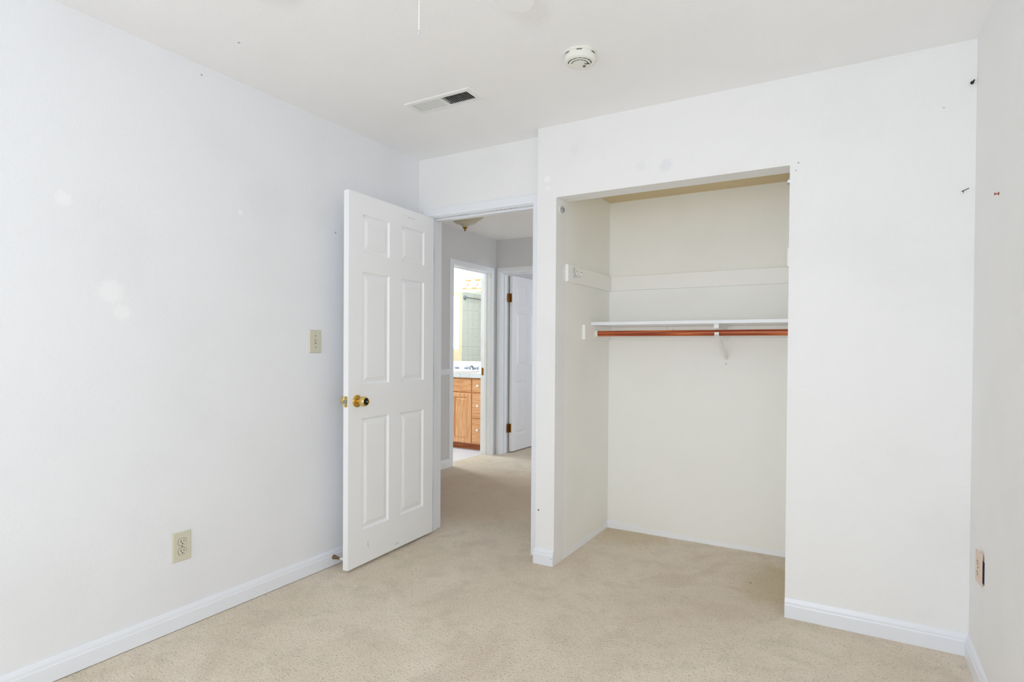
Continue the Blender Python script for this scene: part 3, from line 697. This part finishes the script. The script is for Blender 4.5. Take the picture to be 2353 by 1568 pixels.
# ---------------------------------------------------------------- closet
def board(name, label, b, m='trim_plain', group=None):
    o = link(name, box(B(), *b, 0.0015), m); tag(o, label, 'board', group)
    c = Vector(((b[0] + b[1]) / 2, (b[2] + b[3]) / 2, (b[4] + b[5]) / 2)); o.data.transform(Matrix.Translation(-c)); o.location = c
    return o
M['board'] = mat('off_white_board_paint', srgb(244, 243, 240), 0.45)
board('hook_rail', 'white upper board on the closet left wall carrying the chrome hook', (C1, C1 + 0.018, 0.012, DB, 1.594, 1.692), 'board')
board('hook_rail', 'long white upper board across the closet back wall', (C1 + 0.018, C2 - 0.018, DB - 0.018, DB, 1.598, 1.692), 'board')
board('hook_rail', 'white upper board end just showing at the closet right wall', (C2 - 0.018, C2, 0.012, DB, 1.604, 1.694), 'board')
board('shelf_cleat', 'short white cleat on the closet left wall below the shelf', (C1, C1 + 0.018, 0.257, DB, 1.266, 1.3565), 'board')
board('shelf_cleat', 'long white cleat on the closet back wall below the shelf', (C1 + 0.018, C2 - 0.018, DB - 0.018, DB, 1.266, 1.3565), 'board')
board('shelf_cleat', 'white cleat on the closet right wall behind the rod end', (C2 - 0.018, C2, 0.257, DB, 1.266, 1.3565), 'board')
sh = link('closet_shelf', box(B(), C1, C2, 0.389, DB, 1.357, 1.377, 0.0015), 'trim_plain')
tag(sh, 'white closet shelf board above the red wooden rod', 'shelf')
RY, RZ, RR = 0.430, 1.3055, 0.0175
rd = tag(empty('clothes_rod'), 'red-brown wooden clothes rod across the closet under the shelf', 'rod')
link('pole', tube(B(), [(C1 + 0.020, RY, RZ), (C2 - 0.020, RY, RZ)], RR, 28), 'rod', rd, smooth=0.8)
for x, s in ((C1 + 0.018, 1), (C2 - 0.018, -1)):
    link('socket', lathe(B(), [(0.026, 0), (0.026, 0.002), (0.0215, 0.005), (0.0205, 0.016), (0.0180, 0.016), (0.0180, 0.006)], (x, RY, RZ), (s, 0, 0), 28, cap=False), 'white_plastic', rd, smooth=0.7)
bk = tag(empty('shelf_bracket'), 'white metal bracket holding shelf and clothes rod mid closet', 'bracket')
bx = 1.823
link('wall_plate', box(B(), bx - 0.014, bx + 0.014, DB - 0.0205, DB - 0.018, 1.262, 1.3565, 0.0006), 'white_metal', bk)
bm = box(B(), bx - 0.013, bx + 0.013, 0.40, DB - 0.018, 1.3535, 1.357); box(bm, bx - 0.013, bx - 0.0115, 0.40, DB - 0.02, 1.335, 1.3535); box(bm, bx + 0.0115, bx + 0.013, 0.40, DB - 0.02, 1.335, 1.3535)
link('top_arm', bm, 'white_metal', bk)
bm = box(B(), bx - 0.013, bx + 0.013, 0.398, 0.401, 1.331, 1.3565)
link('front_tab', bm, 'white_metal', bk)
pts = [(0.4085, 1.3090), (0.4090, 1.297), (0.4120, 1.290), (0.420, 1.2865), (0.432, 1.2855), (0.446, 1.2890)]
bm = B(); pv = None
for (y, z) in pts:
    r = [bm.verts.new((bx - 0.012, y, z)), bm.verts.new((bx + 0.012, y, z)), bm.verts.new((bx + 0.012, y - 0.002, z - 0.001)), bm.verts.new((bx - 0.012, y - 0.002, z - 0.001))]
    if pv:
        for i in range(4): bm.faces.new((pv[i], pv[(i + 1) % 4], r[(i + 1) % 4], r[i]))
    else: bm.faces.new(r)
    pv = r
bm.faces.new(pv)
hk = link('rod_cradle', bm, 'white_metal', bk)
link('screw', lathe(B(), [(0.0032, 0), (0.0025, 0.0012), (0, 0.0014)], (bx, 0.4070, 1.2925), (0, -1, 0), 12), 'steel', hk)
# diagonal strut: shallow channel from the cradle to a foot on the back wall
a = Vector((bx, 0.425, 1.284)); b = Vector((bx, DB - 0.004, 1.152)); d = (b - a).normalized(); nrm = Vector((0, d.z, -d.y))
bm = B(); L = []; n = 12
for k in range(n + 1):
    t_ = k / n; w = 0.0125 if k < n - 1 else (0.0105 if k < n else 0.006); cpt = a.lerp(b, t_)
    L.append([bm.verts.new(cpt + Vector((sx_ * w, 0, 0)) + nrm * dd) for sx_, dd in ((-1, -0.004), (-0.75, 0.004), (0.75, 0.004), (1, -0.004), (0.8, -0.004), (0.6, 0.002), (-0.6, 0.002), (-0.8, -0.004))])
for p_, q_ in zip(L, L[1:]):
    for i in range(8): bm.faces.new((p_[i], p_[(i + 1) % 8], q_[(i + 1) % 8], q_[i]))
bm.faces.new(L[0]); bm.faces.new(L[-1])
link('strut', bm, 'white_metal', bk, smooth=0.5)
ft_ = link('foot', box(B(), bx - 0.011, bx + 0.011, DB - 0.003, DB, 1.112, 1.158, 0.0008), 'white_metal', bk)
link('screw', lathe(B(), [(0.0028, 0), (0.0022, 0.0012), (0, 0.0014)], (bx, DB - 0.003, 1.124), (0, -1, 0), 12), 'steel', ft_)
rebase(bk, (bx, DB, 1.357))
# nail heads on the back cleat
for (x, z) in ((1.462, 1.345), (1.502, 1.335)):
    o = link('nail', lathe(B(), [(0.0024, 0), (0.0018, 0.001), (0, 0.0013)], (x, DB - 0.018, z), (0, -1, 0), 10), 'dark')
    tag(o, 'tiny dark nail head on the closet back cleat, %s of the two' % ('left' if x < 1.48 else 'right'), 'nail', 'nails in the closet back cleat')

# chrome double hook on the left rail
ch = tag(empty('coat_hook'), 'small chrome double coat hook on the closet left board', 'hook')
hx_ = C1 + 0.018; hy_ = 0.088; hz_ = 1.650
bm = B(); L = []
for (xx, sc_) in ((0, 1), (0.002, 1), (0.0045, 0.7)):
    ring = []
    for k in range(24):
        a_ = 2 * math.pi * k / 24; ring.append(bm.verts.new((hx_ + xx, hy_ + 0.0085 * sc_ * math.cos(a_), hz_ + (0.024 if sc_ == 1 else 0.028) * sc_ * math.sin(a_) + 0.008 * (1 if math.sin(a_) > 0 else -1))))
    L.append(ring)
for p_, q_ in zip(L, L[1:]):
    for i in range(24): bm.faces.new((p_[i], p_[(i + 1) % 24], q_[(i + 1) % 24], q_[i]))
bm.faces.new(L[0]); bm.faces.new(L[-1])
link('base_plate', bm, 'chrome', ch, smooth=0.6)
def arcpts(cx, cz, r, a0, a1, n=12): return [(cx + r * math.cos(math.radians(a0 + (a1 - a0) * k / n)), hy_, cz + r * math.sin(math.radians(a0 + (a1 - a0) * k / n))) for k in range(n + 1)]
bm = tube(B(), [(hx_ + 0.003, hy_, hz_ - 0.002), (hx_ + 0.006, hy_, hz_ - 0.012)] + arcpts(hx_ + 0.028, hz_ - 0.006, 0.021, 200, 355), 0.0023, 10); ball(bm, (hx_ + 0.0495, hy_, hz_ - 0.004), 0.0052, 14)
link('long_prong', bm, 'chrome', ch, smooth=0.8)
bm = tube(B(), [(hx_ + 0.003, hy_, hz_ - 0.012), (hx_ + 0.010, hy_, hz_ - 0.016), (hx_ + 0.017, hy_, hz_ - 0.012), (hx_ + 0.020, hy_, hz_ + 0.002)], 0.0023, 10); ball(bm, (hx_ + 0.020, hy_, hz_ + 0.004), 0.0050, 14)
link('short_prong', bm, 'chrome', ch, smooth=0.8)
rebase(ch, (hx_, hy_, hz_))

# round plastic pole sockets at the top of the opening
def flange(x, s, lab):
    o = tag(empty('pole_socket'), lab, 'pole socket')
    link('rim', lathe(B(), [(0.0, 0), (0.026, 0), (0.027, 0.002), (0.0255, 0.004), (0.0225, 0.0042), (0.0215, 0.0022), (0.0, 0.0022)], (0, 0, 0), (s, 0, 0), 36), 'white_plastic', o, smooth=0.7)
    link('cup', lathe(B(), [(0.0165, 0.0022), (0.0165, 0.013), (0.0135, 0.014), (0.0125, 0.013), (0.0125, 0.004), (0, 0.004)], (0, 0, 0), (s, 0, 0), 28), 'chrome', o, smooth=0.7)
    link('screw_slot', box(B(), *sorted((s * 0.0040, s * 0.0052)), -0.0105, -0.003, 0.003, 0.010), 'steel', o)
    o.location = (x, -0.046, 1.988); return o
flange(C1, 1, 'round white plastic pole socket high on the closet left return')
flange(C2, -1, 'white pole socket seen edge-on at the top right of the closet opening')

# hardware left in the walls near the right corner
sc = tag(empty('wall_anchor'), 'black screw hook high on the white wall beside the right corner', 'screw')
link('head', ball(B(), (2.889, -D1 - 0.008, 2.268), 0.0062, 14), 'dark', sc, smooth=1)
link('shaft', tube(B(), [(2.889, -D1, 2.268), (2.889, -D1 - 0.008, 2.268), (2.8965, -D1 - 0.012, 2.277)], 0.0026, 10), 'dark', sc, smooth=0.8)
rebase(sc, (2.889, -D1, 2.268))
sc = tag(empty('wall_hook'), 'small tilted steel screw below the black screw hook near the corner', 'screw')
link('shaft', tube(B(), [(2.862, -D1 + 0.002, 1.842), (2.866, -D1 - 0.012, 1.846), (2.882, -D1 - 0.022, 1.851)], 0.0018, 10), 'steel', sc, smooth=0.8)
link('anchor', lathe(B(), [(0.0062, 0), (0.0055, 0.003), (0.003, 0.004), (0, 0.004)], (2.864, -D1, 1.8435), (0, -1, 0), 16), 'chrome', sc, smooth=0.7)
link('hole', lathe(B(), [(0.0030, 0.0040), (0.0, 0.0046)], (2.8655, -D1, 1.8455), (0, -1, 0), 12), 'dark', sc)
rebase(sc, (2.864, -D1, 1.8435))
sc = tag(empty('wall_screw'), 'small copper-coloured screw sticking out of the right wall', 'screw')
link('head', lathe(B(), [(0.0015, 0), (0.0015, 0.008), (0.0045, 0.0095), (0.004, 0.012), (0, 0.0125)], (Wd, -0.540, 1.731), (-1, 0, 0), 16), 'copper', sc, smooth=0.7)
link('anchor', lathe(B(), [(0.0052, 0), (0.0045, 0.0025), (0, 0.003)], (Wd, -0.540, 1.731), (-1, 0, 0), 16), 'copper', sc, smooth=0.7)
rebase(sc, (Wd, -0.540, 1.731))

# ---------------------------------------------------------------- bathroom
VF = 2.660; VX0, VX1 = -2.10, -1.175
va = tag(empty('bathroom_vanity'), 'honey oak vanity cabinet with drawers seen through the bathroom doorway', 'cabinet')
link('cabinet_body', box(B(), VX0, VX1, VF + 0.004, BB - 0.004, 0.075, 0.853), 'oak_v', va)
link('kick_board', box(B(), VX0, VX1, VF + 0.07, BB - 0.004, 0.0, 0.075), 'oak_dark', va)
def rpanel(x0, x1, z0, z1, raised=True):
    bm = B(); t = 0.019; prev = None
    rg = [(0, t, 0), (0, 0.003, 0), (0.005, 0, 0)]
    if raised: rg += [(0.046, 0, 0), (0.048, 0.009, 0), (0.054, 0.010, 0), (0.074, 0.001, 0), (0.076, 0, 0)]
    for off, dep, _ in rg:
        r = [bm.verts.new((a_, VF - 0.015 + dep, b_)) for a_, b_ in ((x0 + off, z0 + off), (x1 - off, z0 + off), (x1 - off, z1 - off), (x0 + off, z1 - off))]
        if prev:
            for k in range(4): bm.faces.new((prev[k], prev[(k + 1) % 4], r[(k + 1) % 4], r[k]))
        else: bm.faces.new(r)
        prev = r
    bm.faces.new(prev); return bm
def knobw(par, x, z):
    link('knob', lathe(B(), [(0.006, 0), (0.006, 0.010), (0.0145, 0.016), (0.0165, 0.022), (0.013, 0.029), (0, 0.031)], (x, VF - 0.015, z), (0, -1, 0), 24), 'porcelain', par, smooth=0.8)
for (x0, x1, kx) in ((-1.705, -1.418, -1.690), (-2.000, -1.715, -1.730)):
    link('false_front', rpanel(x0, x1, 0.690, 0.842, False), 'oak_h', va)
    dv = link('door', rpanel(x0, x1, 0.084, 0.672), 'oak_v', va)
    knobw(dv, kx, 0.648)
for (z0, z1, kz) in ((0.690, 0.842, 0.764), (0.383, 0.672, 0.529), (0.084, 0.370, 0.246)):
    dr = link('drawer', rpanel(-1.405, -1.190, z0, z1, False), 'oak_h', va); knobw(dr, -1.315, kz)
rebase(va, (-1.6, VF, 0))
# tiled countertop
ct = tag(empty('countertop'), 'white tiled bathroom countertop with tiled front edge', 'countertop')
cy0 = 2.622
link('slab', box(B(), VX0, VX1, cy0 + 0.006, BB, 0.855, 0.908), 'grout', ct)
for k in range(6):
    x1 = -1.264 - 0.1505 * (k - 1) - 0.002 if k else VX1 - 0.002; x0 = -1.264 - 0.1505 * k + 0.002 if k else -1.262
    if x0 < VX0: break
    link('edge_tile', box(B(), x0, x1, cy0, cy0 + 0.008, 0.860, 0.902, 0.0015), 'tile_blue', ct)
    link('top_tile', box(B(), x0, x1, cy0, 3.19, 0.9035, 0.916, 0.003), 'porcelain', ct)
# backsplash
bs = tag(empty('backsplash'), 'white tile backsplash with a blue-grey oval border behind the faucet', 'backsplash')
link('backing', box(B(), VX0, VX1, BB - 0.006, BB, 0.908, 1.034), 'grout', bs)
link('cap_strip', box(B(), VX0, VX1, BB - 0.014, BB, 1.0285, 1.036, 0.002), 'porcelain', bs)
for k in range(6):
    x0 = -2.095 + 0.1525 * k
    link('tile', box(B(), x0, min(x0 + 0.150, VX1), BB - 0.012, BB - 0.005, 0.972, 1.027, 0.0015), 'tile_blue', bs)
    bt = link('border_tile', box(B(), x0, min(x0 + 0.150, VX1), BB - 0.0125, BB - 0.005, 0.9175, 0.969, 0.0015), 'porcelain', bs)
    cxo = x0 + 0.075; bm = B(); bm.faces.new([bm.verts.new((cxo + 0.045 * math.cos(2 * math.pi * i / 24), BB - 0.0128, 0.945 + 0.013 * math.sin(2 * math.pi * i / 24))) for i in range(24)])
    link('printed_oval', bm, 'ink', bt)
    bm = B()
    for zz in (0.955, 0.934): bm.faces.new([bm.verts.new((x0 + 0.0 + a_ * 0.011 + 0.001, BB - 0.0129, zz + b_ * 0.004)) for a_, b_ in ((-1, 0), (0, -1), (1, 0), (0, 1))])
    link('printed_diamond', bm, 'ink', bt)
# sink and faucet
sk = link('sink', lathe(B(), [(0.175, 0.001), (0.190, 0.008), (0.182, 0.013), (0.165, 0.008), (0.145, 0.001), (0, 0.0005)], (-1.66, 2.87, 0.9165), (0, 0, 1), 40, cap=False), 'porcelain', smooth=0.8)
tag(sk, 'white oval sink set in the bathroom counter', 'sink')
fc = tag(empty('faucet'), 'chrome two-handle faucet on the bathroom counter', 'faucet')
fx, fy, fz = -1.70, 3.10, 0.916
M['chrome_dark'] = mat('darkened_chrome', srgb(150, 156, 168), 0.2, 1.0)  # chrome set darker, standing in for the dark reflections it lacks
link('base', box(B(), fx - 0.085, fx + 0.085, fy - 0.022, fy + 0.022, fz, fz + 0.014, 0.005), 'chrome_dark', fc, smooth=0.5)
link('spout', tube(B(), [(fx, fy, fz + 0.01), (fx, fy - 0.005, fz + 0.04), (fx, fy - 0.03, fz + 0.062), (fx, fy - 0.07, fz + 0.060), (fx, fy - 0.10, fz + 0.045)], [0.016, 0.014, 0.012, 0.011, 0.010], 16), 'chrome_dark', fc, smooth=0.8)
for s in (-1, 1):
    hd = link('handle', lathe(B(), [(0.018, 0.012), (0.014, 0.03), (0.012, 0.042), (0, 0.046)], (fx + s * 0.058, fy, fz), (0, 0, 1), 20), 'chrome_dark', fc, smooth=0.8)
    link('lever', tube(B(), [(fx + s * 0.058, fy, fz + 0.040), (fx + s * 0.085, fy - 0.01, fz + 0.055), (fx + s * 0.105, fy - 0.014, fz + 0.066)], [0.006, 0.005, 0.004], 10), 'chrome_dark', hd, smooth=0.8)
rebase(fc, (fx, fy, fz))
# mirror and light bar
mi = link('mirror', box(B(), VX0, VX1, BB - 0.006, BB - 0.0005, 1.038, 1.936), 'mirror'); tag(mi, 'frameless mirror above the bathroom vanity reflecting pale green tile', 'mirror')
lb_ = tag(empty('vanity_light'), 'lit globe-bulb light bar above the bathroom mirror', 'wall lamp')
M['brass_lamp'] = mat('pink_brass_bar', srgb(226, 176, 140), 0.25, 1.0)
link('bar', box(B(), -1.935, -1.21, BB - 0.03, BB, 1.967, 2.088, 0.004), 'brass_lamp', lb_)
for k in range(5):
    x = -1.865 + 0.146 * k
    bl = link('bulb', ball(B(), (x, BB - 0.085, 2.030), 0.046, 20), 'bulb', lb_, smooth=3)
    link('holder', lathe(B(), [(0.026, 0.03), (0.026, 0.045), (0.018, 0.05)], (x, BB, 2.030), (0, -1, 0), 20), 'brass_lamp', bl, smooth=0.7)
# shower surround seen in the mirror: square tiles on the outer wall
ss_ = tag(empty('shower_surround'), 'pale green square wall tiles reflected in the bathroom mirror', 'tiled wall')
link('grout_bed', box(B(), BL + 0.0005, BL + 0.006, 0.56, 2.035, 0.30, 2.12), 'grout_white', ss_)
tme = None
for i in range(9):
    for j in range(12):
        y = 2.030 - 0.0775 - 0.155 * i; z = 0.38 + 0.142 * j + 0.071
        if tme is None: t = link('tile', box(B(), 0, 0.010, -0.0755, 0.0755, -0.069, 0.069, 0.002), 'tile_green', ss_); tme = t.data
        else: t = bpy.data.objects.new('tile', tme); C.objects.link(t); t.parent = ss_
        t.location = (BL + 0.002, y, z)
rb = tag(empty('shower_rod'), 'chrome rod with round flange reflected in the bathroom mirror', 'rod')
link('flange', lathe(B(), [(0.036, 0), (0.036, 0.006), (0.024, 0.014), (0.013, 0.020), (0.012, 0.050), (0, 0.050)], (BL + 0.012, 1.965, 1.994), (1, 0, 0), 28), 'chrome_dark', rb, smooth=0.7)
link('pole', tube(B(), [(BL + 0.055, 1.965, 1.994), (BL + 0.055, 0.60, 1.994)], 0.010, 14), 'chrome_dark', rb, smooth=0.8)
rebase(rb, (BL, 1.965, 1.994))
